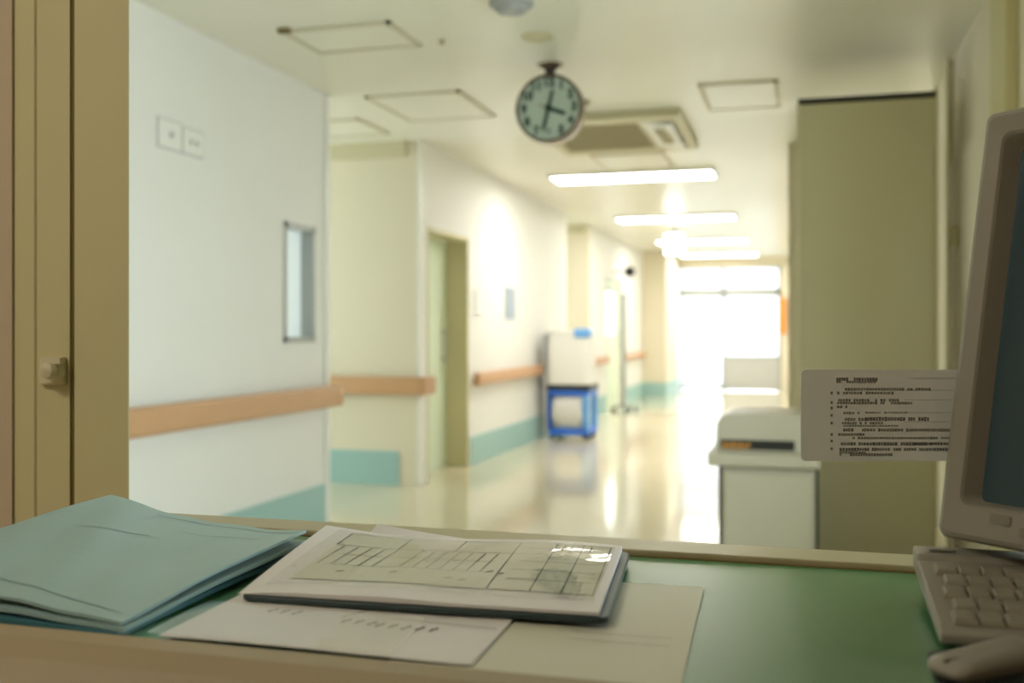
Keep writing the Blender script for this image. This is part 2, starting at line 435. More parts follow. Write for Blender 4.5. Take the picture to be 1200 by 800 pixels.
def notice(y0, y1, z0, z1, m, label, lines=5):
    t = thing('wall_notice', label, 'notice', (XL, (y0 + y1) / 2, z0))
    MB().box(XL, XL + .012, y0, y1, z0, z1).build('board', m, t)
    return t
notice(9.82, 10.15, 1.32, 1.64, 'notice_blue', 'grey-blue notice board on the corridor wall past the green door')
MB_ = notice(8.84, 9.05, 1.36, 1.58, 'wall', 'small pale notice beside the green door frame')
def lamp_fix():
    t = thing('wall_lamp', 'small dark round fixture on an arm above the far door', 'lamp', (XL, 15.9, 2.1))
    MB().box(XL, XL + .20, 15.88, 15.92, 2.12, 2.15).build('arm', 'greym', t)
    MB().lathe([(.03, -.06), (.075, -.05), (.085, 0), (.075, .05), (.03, .06)], (XL + .25, 15.9, 2.13), 'y', 20).build('head', 'black', t, smooth=True)
lamp_fix()
t = thing('pole_stand', 'slim grey pole standing beside the far door', 'pole', (-2.62, 15.3, 0))
MB().cyl((-2.62, 15.3, 0), .035, .06, 1.70).build('pole', 'greym', t)
MB().box(-2.66, -2.58, 15.26, 15.34, 1.70, 1.76).build('head', 'greym', t, bevel=.01)
b = MB()
for k in range(5):
    a = 2 * PI * k / 5
    b.loft([[(-2.62 + .03 * math.cos(a + s), 15.3 + .03 * math.sin(a + s), z) for s, z in ((-.5, .07), (.5, .07), (.5, .10), (-.5, .10))],
            [(-2.62 + .2 * math.cos(a + s * .1), 15.3 + .2 * math.sin(a + s * .1), z) for s, z in ((-.5, .045), (.5, .045), (.5, .06), (-.5, .06))]])
b.build('foot', 'greym', t)
for k in range(5):
    a = 2 * PI * k / 5
    MB().lathe([(.022, -.012), (.022, .012)], (-2.62 + .19 * math.cos(a), 15.3 + .19 * math.sin(a), .022), 'y', 12).build('caster', 'black', t)

solo('wall_sign', MB().box(-.475, -.355, YE - .06, YE - .001, 1.15, 1.87), 'orange', 'orange vertical sign beside the bright end windows', 'sign', bevel=.01)
t = thing('hanging_sign', 'bright lit box sign hanging under the ceiling far down the corridor', 'sign', (-1.775, 14.6, 2.68))
MB().box(-1.91, -1.64, 14.55, 14.65, 2.28, 2.58).build('case', 'white', t)
MB().box(-1.90, -1.65, 14.545, 14.551, 2.29, 2.57).build('lit_face', 'sign_lit', t)
MB().cyl((-1.775, 14.6, 0), .02, 2.58, 2.68).build('hanger', 'greym', t)

# ------------------------------------------------------------------ ceiling fittings
def light(y, x0, x1, label):
    t = thing('ceiling_light', label, 'ceiling light', ((x0 + x1) / 2, y, HC), 'corridor ceiling lights')
    f = MB(); d = .22
    f.box(x0, x1, y - d, y - d + .02, HC - .035, HC).box(x0, x1, y + d - .02, y + d, HC - .035, HC)
    f.box(x0, x0 + .02, y - d, y + d, HC - .035, HC).box(x1 - .02, x1, y - d, y + d, HC - .035, HC)
    f.build('frame', 'white', t)
    MB().box(x0 + .02, x1 - .02, y - d + .02, y + d - .02, HC - .03, HC - .001).build('diffuser', 'tube', t)
    return t
light(9.6, -2.33, -.79, 'long lit ceiling light nearest the air conditioner')
light(13.3, -2.36, -.84, 'second lit ceiling light down the corridor')
light(16.8, -2.33, -.87, 'third lit ceiling light, behind the hanging sign')
light(19.9, -2.30, -.85, 'farthest ceiling light, just before the end windows')

def hatch(x0, x1, y0, y1, label, m='ceil', fm='hatch_f', wd=.024):
    t = thing('ceiling_hatch', label, 'ceiling hatch', ((x0 + x1) / 2, (y0 + y1) / 2, HC), 'ceiling access hatches')
    f = MB()
    f.box(x0, x1, y0, y0 + wd, HC - .012, HC).box(x0, x1, y1 - wd, y1, HC - .012, HC)
    f.box(x0, x0 + wd, y0, y1, HC - .012, HC).box(x1 - wd, x1, y0, y1, HC - .012, HC)
    f.build('frame', fm, t)
    MB().box(x0 + wd + .008, x1 - wd - .008, y0 + wd + .008, y1 - wd - .008, HC - .008, HC).build('panel', m, t)
    return t
h = hatch(-2.48, -1.90, 4.53, 4.95, 'ceiling hatch nearest the counter, with a dark hinge at one corner')
MB().box(-2.48, -2.42, 4.50, 4.53, HC - .02, HC).build('hinge', 'olive_d', h)
hatch(-2.67, -2.04, 5.95, 6.72, 'large ceiling hatch left of the clock, over the recess corner')
hatch(-.62, -.15, 6.22, 6.95, 'ceiling hatch in front of the tall olive locker')
hatch(-1.74, -1.12, 8.46, 9.25, 'ceiling hatch between the air conditioner and first lit light')
hatch(-3.55, -2.98, 6.55, 7.1, 'faint ceiling hatch inside the left recess')

def disc(name, cat, c, r, h, m, label):
    t = thing(name, label, cat, (c[0], c[1], HC))
    MB().lathe([(r, 0), (r, -h * .4), (r * .9, -h * .55)], (c[0], c[1], HC), 'z', 32).build('base_plate', m, t)
    MB().lathe([(r * .72, -h * .5), (r * .66, -h * .9), (r * .4, -h)], (c[0], c[1], HC), 'z', 32).build('dome', m, t)
    return t
disc('smoke_detector', 'smoke detector', (-1.26, 4.40), .10, .06, 'greyd', 'grey round detector on the ceiling at the top edge, nearest the counter')
disc('ceiling_speaker', 'speaker', (-1.29, 4.98), .08, .02, 'acf', 'flat beige disc on the ceiling just in front of the clock')
disc('sprinkler', 'sprinkler', (-1.37, 6.47), .045, .03, 'tan', 'small tan disc on the ceiling peeking past the clock')
disc('sprinkler', 'sprinkler', (-1.78, 4.92), .016, .02, 'tan', 'tiny sprinkler dot beside the hinged ceiling hatch')

# air conditioner cassette
t = thing('air_conditioner', 'ceiling cassette air conditioner behind the clock, one louvre open', 'air conditioner', (-1.32, 7.5, HC))
ax0, ax1, ay0, ay1 = -1.86, -.80, 6.82, 8.14
f = MB()
z0 = HC - .055
f.box(ax0, ax1, ay0, ay0 + .16, z0, HC).box(ax0, ax1, ay1 - .16, ay1, z0, HC)
f.box(ax0, ax0 + .07, ay0 + .16, ay1 - .16, z0, HC).box(ax1 - .07, ax1, ay0 + .16, ay1 - .16, z0, HC)
f.box(ax1 - .31, ax1 - .28, ay0 + .16, ay1 - .16, z0, HC)
f.build('body_frame', 'acf', t, bevel=.008)
g = MB()
y = ay0 + .165
while y < ay1 - .18:
    g.box(ax0 + .07, ax1 - .31, y, y + .016, HC - .048, HC - .02); y += .03
g.box(ax0 + .07, ax1 - .31, ay0 + .16, ay1 - .16, HC - .02, HC)
g.build('intake_grille', 'tan', t)
for sgn, xa, xb in ((1, ax1 - .28, ax1 - .07),):
    MB().box(xa, xb, ay0 + .16, ay1 - .16, HC - .02, HC).build('outlet', 'white', t)
    v = MB()
    xm = xa if sgn > 0 else xb
    xo = xb - .01
    v.loft([[(xm, yy, HC - .05), (xo, yy, HC - .075), (xo + .004, yy, HC - .068), (xm, yy, HC - .04)] for yy in (ay0 + .18, ay1 - .18)])
    v.build('louvre', 'white', t)
MB().box(ax1 - .215, ax1 - .14, ay0 + .38, ay1 - .45, HC - .078, HC - .058).build('louvre_slot', 'tan', t)

# clock
cc = Vector((-1.360, 5.53, 2.432)); cr = .192
t = thing('wall_clock', 'round dark-rimmed clock hanging from the ceiling, hands near half past three', 'clock', (cc.x, cc.y, HC))
MB().lathe([(cr * .86, .055), (cr * .98, .05), (cr, .03), (cr, -.03), (cr * .985, -.045), (cr * .93, -.05), (cr * .90, -.04), (cr * .90, -.030)], cc, 'y', 64).build('case', 'clockrim', t, smooth=True)
MB().lathe([(cr * .905, -.0295), (cr * .905, -.034)], cc, 'y', 64).build('face', 'clockface', t)
for k in range(1, 13):
    a = PI / 2 - 2 * PI * k / 12
    vs, fs = text_mesh(str(k), .066)
    num = MB()
    V = [num.v((cc.x + .74 * cr * math.cos(a) + x, cc.y - .0352 - z, cc.z + .74 * cr * math.sin(a) + y)) for x, y, z in vs]
    for q in fs: num.face([V[i] for i in q])
    num.build('numeral', 'clockink', t)
def hand(name, deg, L, tail, w, off, m):
    a = math.radians(90 - deg); d = Vector((math.cos(a), 0, math.sin(a))); s = Vector((-d.z, 0, d.x))
    o = cc + Vector((0, off, 0)); h = MB()
    p = [o - d * tail - s * w * .8, o + d * L * .85 - s * w * .9, o + d * L - s * w * .3, o + d * L + s * w * .3, o + d * L * .85 + s * w * .9, o - d * tail + s * w * .8]
    h.loft([[tuple(q) for q in p], [tuple(q + Vector((0, -.003, 0))) for q in p]])
    h.build(name, m, t)
hand('hour_hand', 111, .105, .012, .014, -.037, 'clockink')
hand('minute_hand', 194, .132, .10, .0105, -.041, 'clockink')
hand('second_hand', 289, .062, .02, .003, -.046, 'red')
MB().lathe([(.018, -.052), (.018, -.036)], cc, 'y', 20).build('hub', 'clockink', t)
MB().cyl((cc.x, cc.y, 0), .028, cc.z + cr - .006, HC - .015).build('stem', 'black', t)
MB().lathe([(.03, -.03), (.06, -.015), (.075, 0)], (cc.x, cc.y, HC), 'z', 28).build('ceiling_mount', 'clockrim', t)

# ------------------------------------------------------------------ tall locker and shredder
t = thing('locker', 'tall olive locker with a dark top edge behind the off-white shredder', 'locker', (.3, 5.8, 0))
MB().box(-.036, .636, 5.565, 6.02, 0, 2.385).build('body', 'olive_cab', t, bevel=.008)
MB().box(-.030, .630, 5.55, 5.565, .03, 2.38).build('front_panel', 'olive_cab', t, bevel=.004)
MB().box(-.034, .638, 5.548, 6.02, 2.387, 2.412).build('top_cap', 'dark', t, bevel=.003)
MB().box(-.040, -.020, 5.544, 5.568, 0, 2.383).build('edge_strip', 'acf', t, bevel=.003)
t = thing('paper_shredder', 'off-white office machine with a dark slot, standing in front of the tall locker', 'shredder', (-.17, 5.25, 0))
MB().box(-.385, .048, 5.02, 5.50, .04, .545).build('cabinet', 'shred', t, bevel=.01)
MB().box(-.372, .034, 5.005, 5.02, .06, .525).build('door', 'shred', t, bevel=.006)
for xa in (-.40, .048):
    MB().box(xa, xa + .015, 5.03, 5.48, .04, .545).build('side_panel', 'black', t)
MB().box(-.45, .07, 4.985, 5.52, .553, .62).build('ledge', 'shred', t, bevel=.012)
prof = [(-.415, .62), (.065, .62), (.065, .805), (-.345, .805), (-.375, .797), (-.396, .780), (-.408, .755), (-.410, .69)]
MB().prism(prof, 'y', 5.0, 5.50).build('head', 'shred', t, bevel=.012)
MB().box(-.388, -.045, 4.993, 5.004, .636, .682).build('slot', 'black', t)
mk = MB()
x = -.375
for wv, hv in ((.016, .022), (.012, .018), (.018, .024), (.008, .020), (.016, .022), (.014, .016), (.012, .022)):
    mk.box(x, x + wv, 4.990, 4.9935, .652, .652 + hv * .7); x += wv + .005
mk.build('display_text', 'led', t)
MB().box(-.386, -.26, 4.9915, 4.9935, .640, .645).build('display_line', 'led', t)
for px_, py_ in ((-.34, 5.08), (0, 5.08), (-.34, 5.44), (0, 5.44)):
    MB().cyl((px_, py_, 0), .03, 0, .042).build('caster', 'black', t)

# ------------------------------------------------------------------ cart
t = thing('linen_cart', 'white and blue utility cart parked against the corridor wall', 'cart', (-2.50, 11.25, 0))
x0, x1, y0, y1 = -2.76, -2.29, 11.0, 11.5
b = MB()
b.box(x0 + .03, x1 + .02, y0, y1, .05, .12).build('bottom_frame', 'blue', t, bevel=.02)
for a, c, yy, m in ((x0 + .03, x0 + .055, y0, 'blue'), (x1 - .05, x1 + .02, y0, 'blue_l'), (x0 + .03, x0 + .07, y1 - .05, 'blue'), (x1 - .05, x1 + .02, y1 - .05, 'blue_l')):
    MB().box(a, c, yy, yy + .05, .12, .49).build('post', m, t, bevel=.008)
MB().box(x0 + .03, x1 + .02, y0, y1, .49, .555).build('top_frame', 'blue', t, bevel=.015)
rings = []
for z, k in ((.12, .80), (.19, .97), (.30, 1.0), (.42, .95), (.49, .80)):
    cx, cy = (x0 + x1) / 2, (y0 + y1) / 2
    rings.append([(cx + (px_ - cx) * k, cy + (py_ - cy) * k, z) for px_, py_ in rrect(x0 + .058, x1 - .055, y0 - .012, y1 - .01, .06)])
MB().loft(rings).build('bag', 'bag', t, smooth=True)
MB().box(x0 + .02, x1 + .03, y0 - .01, y1 + .01, .548, .612).build('tray', 'black', t, bevel=.01)
MB().loft([[(px_, py_, z) for px_, py_ in rrect(x0 + d, x1 + .02 - d * .6, y0 + d, y1 - d, .06)] for z, d in ((.612, .01), (.95, .01), (1.15, .018), (1.18, .03))]).build('upper_bin', 'white', t)
MB().loft([[(px_, py_, z) for px_, py_ in rrect(x0 + .02 + d, x1 + .01 - d, y0 + .01 + d, y1 - d, .06)] for z, d in ((1.18, 0), (1.205, 0), (1.225, .02))]).build('lid', 'white', t)
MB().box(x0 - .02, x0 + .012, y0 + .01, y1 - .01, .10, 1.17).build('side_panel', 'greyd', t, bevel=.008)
MB().box(x1 - .15, x1 + .03, y0 - .005, y0 + .12, 1.13, 1.232).build('lid_clip', 'blue_l', t, bevel=.02)
for px_, py_ in ((x0 + .07, y0 + .06), (x1 - .03, y0 + .06), (x0 + .07, y1 - .06), (x1 - .03, y1 - .06)):
    MB().lathe([(.035, -.015), (.035, .015)], (px_, py_, .035), 'y', 16).box(px_ - .02, px_ + .02, py_ - .012, py_ + .012, .03, .065).build('caster', 'black', t)

# ------------------------------------------------------------------ counter
ZC = .960
t = thing('reception_counter', 'long counter with olive rear strip and rounded beige front edge', 'counter', (-.2, .9, 0))
MB().box(-.865, 1.35, .66, 1.148, .915, ZC - .0025).build('worktop', 'counter', t)
pr = [(.592, .915), (.664, .915), (.678, .958), (.674, .966), (.664, .970), (.646, .968), (.626, .960), (.607, .946), (.595, .930)]
MB().prism(pr, 'x', -.865, 1.35).build('front_edge', 'lip', t, bevel=.004)
MB().box(-.865, 1.35, 1.092, 1.149, ZC - .0025, ZC + .006).build('rear_strip', 'strip', t, bevel=.002)
MB().box(-.865, 1.35, 1.086, 1.092, ZC - .0025, ZC + .001).build('rear_groove', 'olive_d', t)
MB().box(-.865, 1.35, 1.10, 1.148, 0, .915).build('back_panel', 'counter', t)
for xx in (-.85, .2, 1.3):
    MB().box(xx, xx + .03, .75, 1.10, 0, .915).build('support', 'counter', t)

solo('desk_mat', MB().box(-.862, 1.2, .682, 1.085, ZC - .0024, ZC), 'mat_green', 'glossy green vinyl desk mat covering the counter', 'desk mat')

# flat sheets lying on the mat
def flat(name, label, x0, x1, y0, y1, m, z, skew=0.0, curl=0.0, group=None):
    def f(u, v):
        return (x0 + (x1 - x0) * u + skew * (1 - v), y0 + (y1 - y0) * v, z + curl * max(0, .25 - v) * 4 * (.3 + .7 * u) * .25 + .0006 * math.sin(5 * u + 3 * v))
    t = thing(name, label, 'paper', ((x0 + x1) / 2, (y0 + y1) / 2, ZC), group)
    sheet(f, .0008, 16, 16).build('paper', m, t)
    return t, f
t, f = flat('paper_sheet', 'plain white sheet lying flat on the mat, right of the clipboard, nearest the green', -.300, -.090, .686, .965, 'paper2', ZC + .0015, skew=.010, group='sheets on the desk mat')
k = MB()
for v in (.40, .33): inkline(k, f, .55, v, .93, v, .0008)
inkline(k, f, .03, .9, .03, .05, .0012); k.build('printed_lines', 'ink', t)
t, f = flat('paper_sheet', 'white sheet with faint handwriting sticking out under the clipboard towards the beige edge', -.490, -.235, .688, .985, 'page', ZC + .0041, skew=.008, curl=.004, group='sheets on the desk mat')
k = MB()
for (u, v, n) in ((.20, .28, 3), (.48, .25, 3), (.60, .24, 5)):
    for q in range(n):
        uu = u + q * .045
        inkline(k, f, uu, v + .01 * math.sin(q * 2), uu + .022, v + .02, .0025, n=2)
        inkline(k, f, uu + .004, v - .015, uu + .018, v + .03, .002, n=2)
inkline(k, f, .55, .45, .46, .28, .0012); inkline(k, f, .62, .32, .98, .30, .001)
k.build('printed_marks', 'ink', t)
t, f = flat('plastic_sleeve', 'shiny clear plastic sleeve edge along the front of the white sheet', -.495, -.295, .684, .780, 'film', ZC + .0075, skew=.006, curl=.004)
t['category'] = 'sleeve'

# teal folders
def fz(u, v):   # height of the pile's upper face above the mat; u right, v away
    zl = .040 + .008 * v; zr = .010 + .012 * v
    s = u * u * (3 - 2 * u) * .55 + u * .45
    return zl + (zr - zl) * s - .010 * math.sin(PI * u) * v - .010 * (1 - v) ** 3 * (1 - u * .7) + .0012 * math.sin(9 * u + 2) * math.sin(7 * v + 1) + .0006 * math.sin(23 * u + 11 * v)
def folder(name, label, lift, th, dx, dy, m, grp):
    def f(u, v):
        x = -.760 + (.245 + dx) * u + .004 * v; y = .686 + dy + (.302) * v
        return (x, y, ZC + .0005 + th + (fz(u, v) - .006) * lift)
    return f, sheet(f, th, 28, 20)
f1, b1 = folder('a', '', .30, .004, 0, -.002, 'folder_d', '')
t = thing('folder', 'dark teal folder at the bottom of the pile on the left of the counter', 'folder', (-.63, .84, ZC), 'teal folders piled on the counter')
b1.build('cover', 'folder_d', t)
f2, b2 = folder('b', '', .62, .0035, .003, .001, 'folder', '')
t = thing('folder', 'middle teal folder of the pile, only its edges showing', 'folder', (-.63, .84, ZC), 'teal folders piled on the counter')
for vv in b2.bm.verts: vv.co.z += .0042
b2.build('cover', 'folder', t)
f3, b3 = folder('c', '', 1.0, .0028, -.001, .003, 'folder', '')
t = thing('folder', 'pale teal worn folder on top of the pile at the left of the counter', 'folder', (-.63, .84, ZC), 'teal folders piled on the counter')
for vv in b3.bm.verts: vv.co.z += .0092
b3.build('cover', 'folder', t)
f3b = lambda u, v: tuple(Vector(f3(u, v)) + Vector((0, 0, .0092)))
for cr_ in ((.30, .94, .985, .955, .0015), (.02, .14, .95, .05, .0012), (.2, .62, .48, .70, .0012), (.55, .80, .86, .84, .001)):
    k = MB(); inkline(k, f3b, *cr_); k.build('crease', 'folder_d', t)

# clipboard with forms
t = thing('clipboard', 'black board stacked with white printed forms in the middle of the counter', 'clipboard', (-.315, .93, ZC))
cx0, cx1, cy0, cy1 = -.478, -.155, .803, 1.062
zb = ZC + .0052
def bq(u, v): return (-.473 + .322 * u - .024 * v, .791 + .017 * u + .254 * v)
MB().loft([[(*bq(a, b_), z) for a, b_ in rrect(d, 1 - d, d, 1 - d, .04)] for z, d in ((zb, .004), (zb + .001, 0), (zb + .0040, 0), (zb + .0050, .004))]).build('board', 'blackteal', t)
def pz(u, v):
    base_ = .0185 - .004 * (1 - v) ** 2 - .001 * u
    wave = .0020 * math.sin(8.5 * u + 1.2) * v + .0016 * math.exp(-((u - .42) / .12) ** 2) * (1 - v * .4)
    curl = .014 * max(0, 1 - u * 3.0) ** 2 * v - .004 * max(0, 1 - u * 5) ** 2 * (1 - v)
    return base_ + wave + curl
def pg(u, v):
    q = bq(-.01 + .985 * u, .018 + .955 * v)
    return (q[0] + .012 * (1 - u) ** 3 * v, q[1] - .048 * max(0, 1 - u * 2.6) ** 1.5 * v, ZC + pz(u, v))
sheet(pg, lambda u, v: pg(u, v)[2] - (zb + .0056) - .007 * max(0, 1 - u * 3) * v, 40, 20).build('page_stack', 'page', t)
def pf(u, v):
    a = pg(.10 + .87 * u, .18 + .74 * v); return (a[0], a[1], a[2] + .0004)
form = sheet(pf, .0002, 40, 16).build('printed_form', 'paper2', t)
k = MB(); L = .0005; W_ = .0013
for v in (0, 1, .72): inkline(k, pf, 0, v, 1, v, W_, L, 40)
for v in (.30, .52): inkline(k, pf, .05, v, .62, v, W_ * .8, L, 30)
for u in (0, .22, .44, .66, .80, .90, 1): inkline(k, pf, u, .72 if u < .6 else .0, u, 1, W_, L)
for u in (.66,): inkline(k, pf, u, 0, u, .72, W_, L)
for q in range(13):
    if q in (5,): continue
    u = .02 + q * .048
    inkline(k, pf, u, .30, u + .012, .70, W_ * .9, L)
for v in (.2, .38, .56, .86): inkline(k, pf, .70, v, .98, v, W_, L, 12)
for u in (.83, .86, .93): inkline(k, pf, u, .8, u, .97, W_ * 1.2, L)
for (u, v) in ((.62, .30), (.66, .27), (.47, .5), (.5, .14), (.3, .18), (.12, .16), (.55, .12)):
    inkline(k, pf, u, v, u + .02, v + .03, .003, L, 2)
k.build('form_ruling', 'ink', form)
k = MB()
inkline(k, pg, .11, .11, .985, .10, .0016, .0006, 40)
k.build('page_edge_shadow_line', 'ink', t)
bpy.data.objects.remove(bpy.data.objects['page_edge_shadow_line'])
def fl(u, v):
    a = pg(.05 + .93 * u, .10 + .86 * v); return (a[0], a[1], a[2] + .0013 + .0006 * math.sin(14 * u + 4 * v) + .0026 * math.exp(-((u - .87) / .11) ** 2 - ((v - .62) / .12) ** 2))
sheet(fl, .0003, 40, 16).build('plastic_cover', 'film', t)
# loose sheet tucked behind the forms at the back edge
t = thing('paper_sheet', 'curled white sheet poking out behind the clipboard at the counter\'s rear strip', 'paper', (-.42, 1.06, ZC), 'sheets on the desk mat')
sheet(lambda u, v: (-.47 + .15 * u, 1.066 + .018 * v, ZC + .014 + .006 * (1 - u) ** 2 * v - .008 * u), .0008, 12, 4).build('paper', 'page', t)

# ------------------------------------------------------------------ laminated notice
C_, S_ = .96149, .27483
def at(u, dpt):                      # a place on the ray of the notice, dpt along the camera's axis
    x = (u - 600) / 1200; return (dpt * (-S_ + C_ * x), dpt * (C_ + S_ * x))
na, nb = Vector(at(938, .984)), Vector(at(1143, .984))
nd = (nb - na).normalized(); nn = Vector((nd.y, -nd.x)); NW = (nb - na).length
nz0, nz1 = 1.0755, 1.1632
t = thing('notice_sheet', 'laminated white notice with lines of small text fixed to the monitor\'s edge', 'notice', (na.x, na.y, nz0))
def nx(p): return (na.x + nd.x * p[0] + nn.x * p[2], na.y + nd.y * p[0] + nn.y * p[2], p[1])
outl = rrect(0, NW, nz0, nz1, .005)
MB(nx).loft([[(a, b_, z) for a, b_ in outl] for z in (0, .0012)]).build('sheet', 'laminate', t)
H_ = nz1 - nz0
rows = [(.275/1.2, .52, .105, 'd', .030), (.275/1.2, .50, .135, 'n', .02), (.34/1.2, .86, .215, 'n', .024), (.28/1.2, .60, .255, 'n', .024),
        (.29/1.2, .64, .335, 'n', .026), (.28/1.2, .74, .365, 'n', .02), (.28/1.2, .32, .405, 'n', .024), (.33/1.2, .39, .475, 'n', .02), (.50/1.2, .72, .470, 'n', .012),
        (.34/1.2, .49, .545, 'n', .026), (.50/1.2, .84, .540, 'd', .034), (.32/1.2, .55, .585, 'n', .024), (.33/1.2, .64, .615, 'n', .014),
        (.33/1.2, 1.05, .660, 'n', .026), (.29/1.2, .43, .710, 'n', .024), (.40/1.2, 1.03, .748, 'n', .018),
        (.31/1.2, .86, .812, 'd', .028), (.88/1.2, 1.04, .810, 'd', .026), (.30/1.2, 1.06, .872, 'd', .026), (.30/1.2, .43, .905, 'n', .02), (.30/1.2, .60, .930, 'n', .024)]
VW = .148
for kind, mname in (('d', 'inkd'), ('n', 'ink')):
    k = MB(nx)
    for a, b_, yv, kk, hh in rows:
        if kk != kind: continue
        x = a * VW; xe = min(b_ * VW * .98, NW - .01); zc_ = nz1 - yv * H_
        while x < xe:
            cw = random.uniform(.0016, .0026); hz = hh * H_ * random.uniform(.95, 1.3) / 2
            if random.random() < .9:
                for q in range(2):
                    zz = zc_ + (q - .5) * hz * 1.1
                    k.quad((x, zz - hz * .32, .0016), (x + cw, zz - hz * .32, .0016), (x + cw, zz + hz * .32, .0016), (x, zz + hz * .32, .0016))
                k.quad((x + cw * .4, zc_ - hz, .0016), (x + cw * .62, zc_ - hz, .0016), (x + cw * .62, zc_ + hz, .0016), (x + cw * .4, zc_ + hz, .0016))
            x += cw + .0005
    if kind == 'n':
        for yv in (.09, .10, .225, .33, .47, .57):
            k.quad((.10 if yv > .2 else .11, nz1 - yv * H_ - .0001, .0015), (NW - .012, nz1 - yv * H_ - .0001, .0015), (NW - .012, nz1 - yv * H_ + .0001, .0015), (.10, nz1 - yv * H_ + .0001, .0015))
        for yv in (.255, .36, .42, .50, .585, .71, .78, .865):
            k.quad((.0285, nz1 - yv * H_ - .0012, .0016), (.0305, nz1 - yv * H_ - .0012, .0016), (.0305, nz1 - yv * H_ + .0012, .0016), (.0285, nz1 - yv * H_ + .0012, .0016))
    k.build('printed_text', mname, t)

# ------------------------------------------------------------------ monitor
P0 = Vector((.115, 1.020, 1.013)); MW, MH = .42, .405
ed = Vector((.722, -.692, 0)).normalized(); bk0 = Vector((.692, .722, 0)).normalized()
tl = math.radians(10.5)
up = (Vector((0, 0, 1)) * math.cos(tl) + bk0 * math.sin(tl)); bk = (bk0 * math.cos(tl) - Vector((0, 0, 1)) * math.sin(tl))
def mx(p):
    q = P0 + ed * p[0] + bk * p[1] + up * p[2]; return (q.x, q.y, q.z)
t = thing('computer_monitor', 'beige computer monitor with a dark teal screen at the right edge', 'monitor', (.44, 1.06, ZC))
def smile(pts, amp):
    out = []
    for x, z in pts:
        k = max(0, 1 - ((x - MW / 2) / (MW / 2)) ** 2)
        out.append((x, z - amp * k * max(0, 1 - z / .05)))
    return out
def ring(x0, x1, z0, z1, r, d, amp=0.0):
    return [(x, d, z) for x, z in smile(rrect(x0, x1, z0, z1, r, 8), amp)]
sx0, sx1, sz0, sz1 = .031, MW - .031, .036, MH - .036
bz = MB(mx)
bz.loft([ring(.004, MW - .004, .004, MH - .004, .012, .060, .024), ring(0, MW, 0, MH, .007, .052, .024), ring(0, MW, 0, MH, .007, .008, .024), ring(.004, MW - .004, .003, MH - .004, .007, .001, .024),
         ring(.008, MW - .008, .007, MH - .008, .007, -.001, .020),
         ring(sx0 - .009, sx1 + .009, sz0 - .006, sz1 + .012, .010, .0005), ring(sx0 - .007, sx1 + .007, sz0 - .004, sz1 + .009, .008, .003), ring(sx0, sx1, sz0, sz1, .006, .020)], cap0=False, cap1=False)
bz.build('bezel', 'beige', t)
MB(mx).loft([ring(sx0 - .004, sx1 + .004, sz0 - .004, sz1 + .004, .006, .0215), ring(sx0, sx1, sz0, sz1, .006, .0195)]).build('screen', 'screen', t)
hs = MB(mx)
hs.loft([ring(.006, MW - .006, .012, MH - .006, .012, .056), ring(.02, MW - .02, .035, MH - .012, .02, .10), ring(.06, MW - .06, .09, MH - .05, .03, .24), ring(.11, MW - .11, .13, MH - .10, .03, .34), ring(.13, MW - .13, .15, MH - .12, .02, .352)])
hs.build('rear_housing', 'beige_d', t)
for i, xx in enumerate((.085, .125, .15)):
    MB(mx).loft([[(x, d, z) for x, z in rrect(xx, xx + .022 - .006 * (i > 0), .010, .019, .003, 3)] for d in (.001, -.0035)]).build('button', 'beige_d', t)
MB(mx).loft([[(x, d, z) for x, z in rrect(.055, .075, .018, .027, .002, 3)] for d in (.001, -.0012)]).build('badge', 'beige_d', t)
bc = P0 + ed * .215 + bk0 * .255
MB().lathe([(.078, 0), (.078, .006), (.07, .012), (.05, .016)], (bc.x, bc.y, ZC + .0065), 'z', 32).build('base', 'beige', t)
MB().lathe([(.045, .014), (.05, .05), (.055, .10)], (bc.x, bc.y, ZC), 'z', 24).build('swivel', 'beige_d', t)

# ------------------------------------------------------------------ keyboard
kx0, kx1, ky0, ky1 = .098, .352, .828, 1.030
t = thing('keyboard', 'beige keyboard under the monitor at the right edge of the counter', 'keyboard', (.22, .93, ZC))
def ktop(y): return ZC + .016 + (y - ky0) / (ky1 - ky0) * .020
case = [(ky0, ZC + .006), (ky0 + .004, ZC + .0036), (ky1 - .002, ZC + .018), (ky1, ZC + .022), (ky1, ktop(ky1) + .003), (ky1 - .03, ktop(ky1 - .03) + .004), (ky1 - .036, ktop(ky1 - .036)), (ky0 + .012, ktop(ky0 + .012)), (ky0, ZC + .013)]
MB().prism(case, 'x', kx0, kx1).build('case', 'beige', t, bevel=.002)
key = None
kz = lambda y: ktop(y)
rowsy = [ky0 + .022 + i * .0285 for i in range(5)]
cols = [kx0 + .020 + i * .0185 for i in range(12)]
for ri, yy in enumerate(rowsy):
    for ci, xx in enumerate(cols):
        if key is None:
            kb = MB()
            sl = .0891
            def K(x, y, z): return (x, y, kz(yy + y - 0) + z)
            kb.bm.free(); kb = MB()
            kb.loft([[(dx, dy, dy * sl + h) for dx, dy in ((-w_, -w_ * 1.3), (w_, -w_ * 1.3), (w_, w_ * 1.3), (-w_, w_ * 1.3))] for h, w_ in ((0, .0086), (.003, .008), (.005, .0068))])
            bmesh.ops.translate(kb.bm, verts=kb.bm.verts, vec=Vector(t['_w']))
            key = kb.build('key', 'beige_k', t); ko = key
        else:
            ko = key.copy(); COL.objects.link(ko)
        ko.location = Vector((xx + (.004 if ri % 2 else 0), yy, kz(yy) + .0003)) - Vector(t['_w'])
for xx in (kx0 + .02, kx1 - .04):
    MB().box(xx, xx + .02, ky1 - .03, ky1 - .02, ZC + .0004, ZC + .018).build('foot', 'beige_d', t)
MB().box(kx0 + .012, kx0 + .035, ky1 - .022, ky1 - .012, ktop(ky1) + .003, ktop(ky1) + .0045).build('badge', 'beige_d', t)

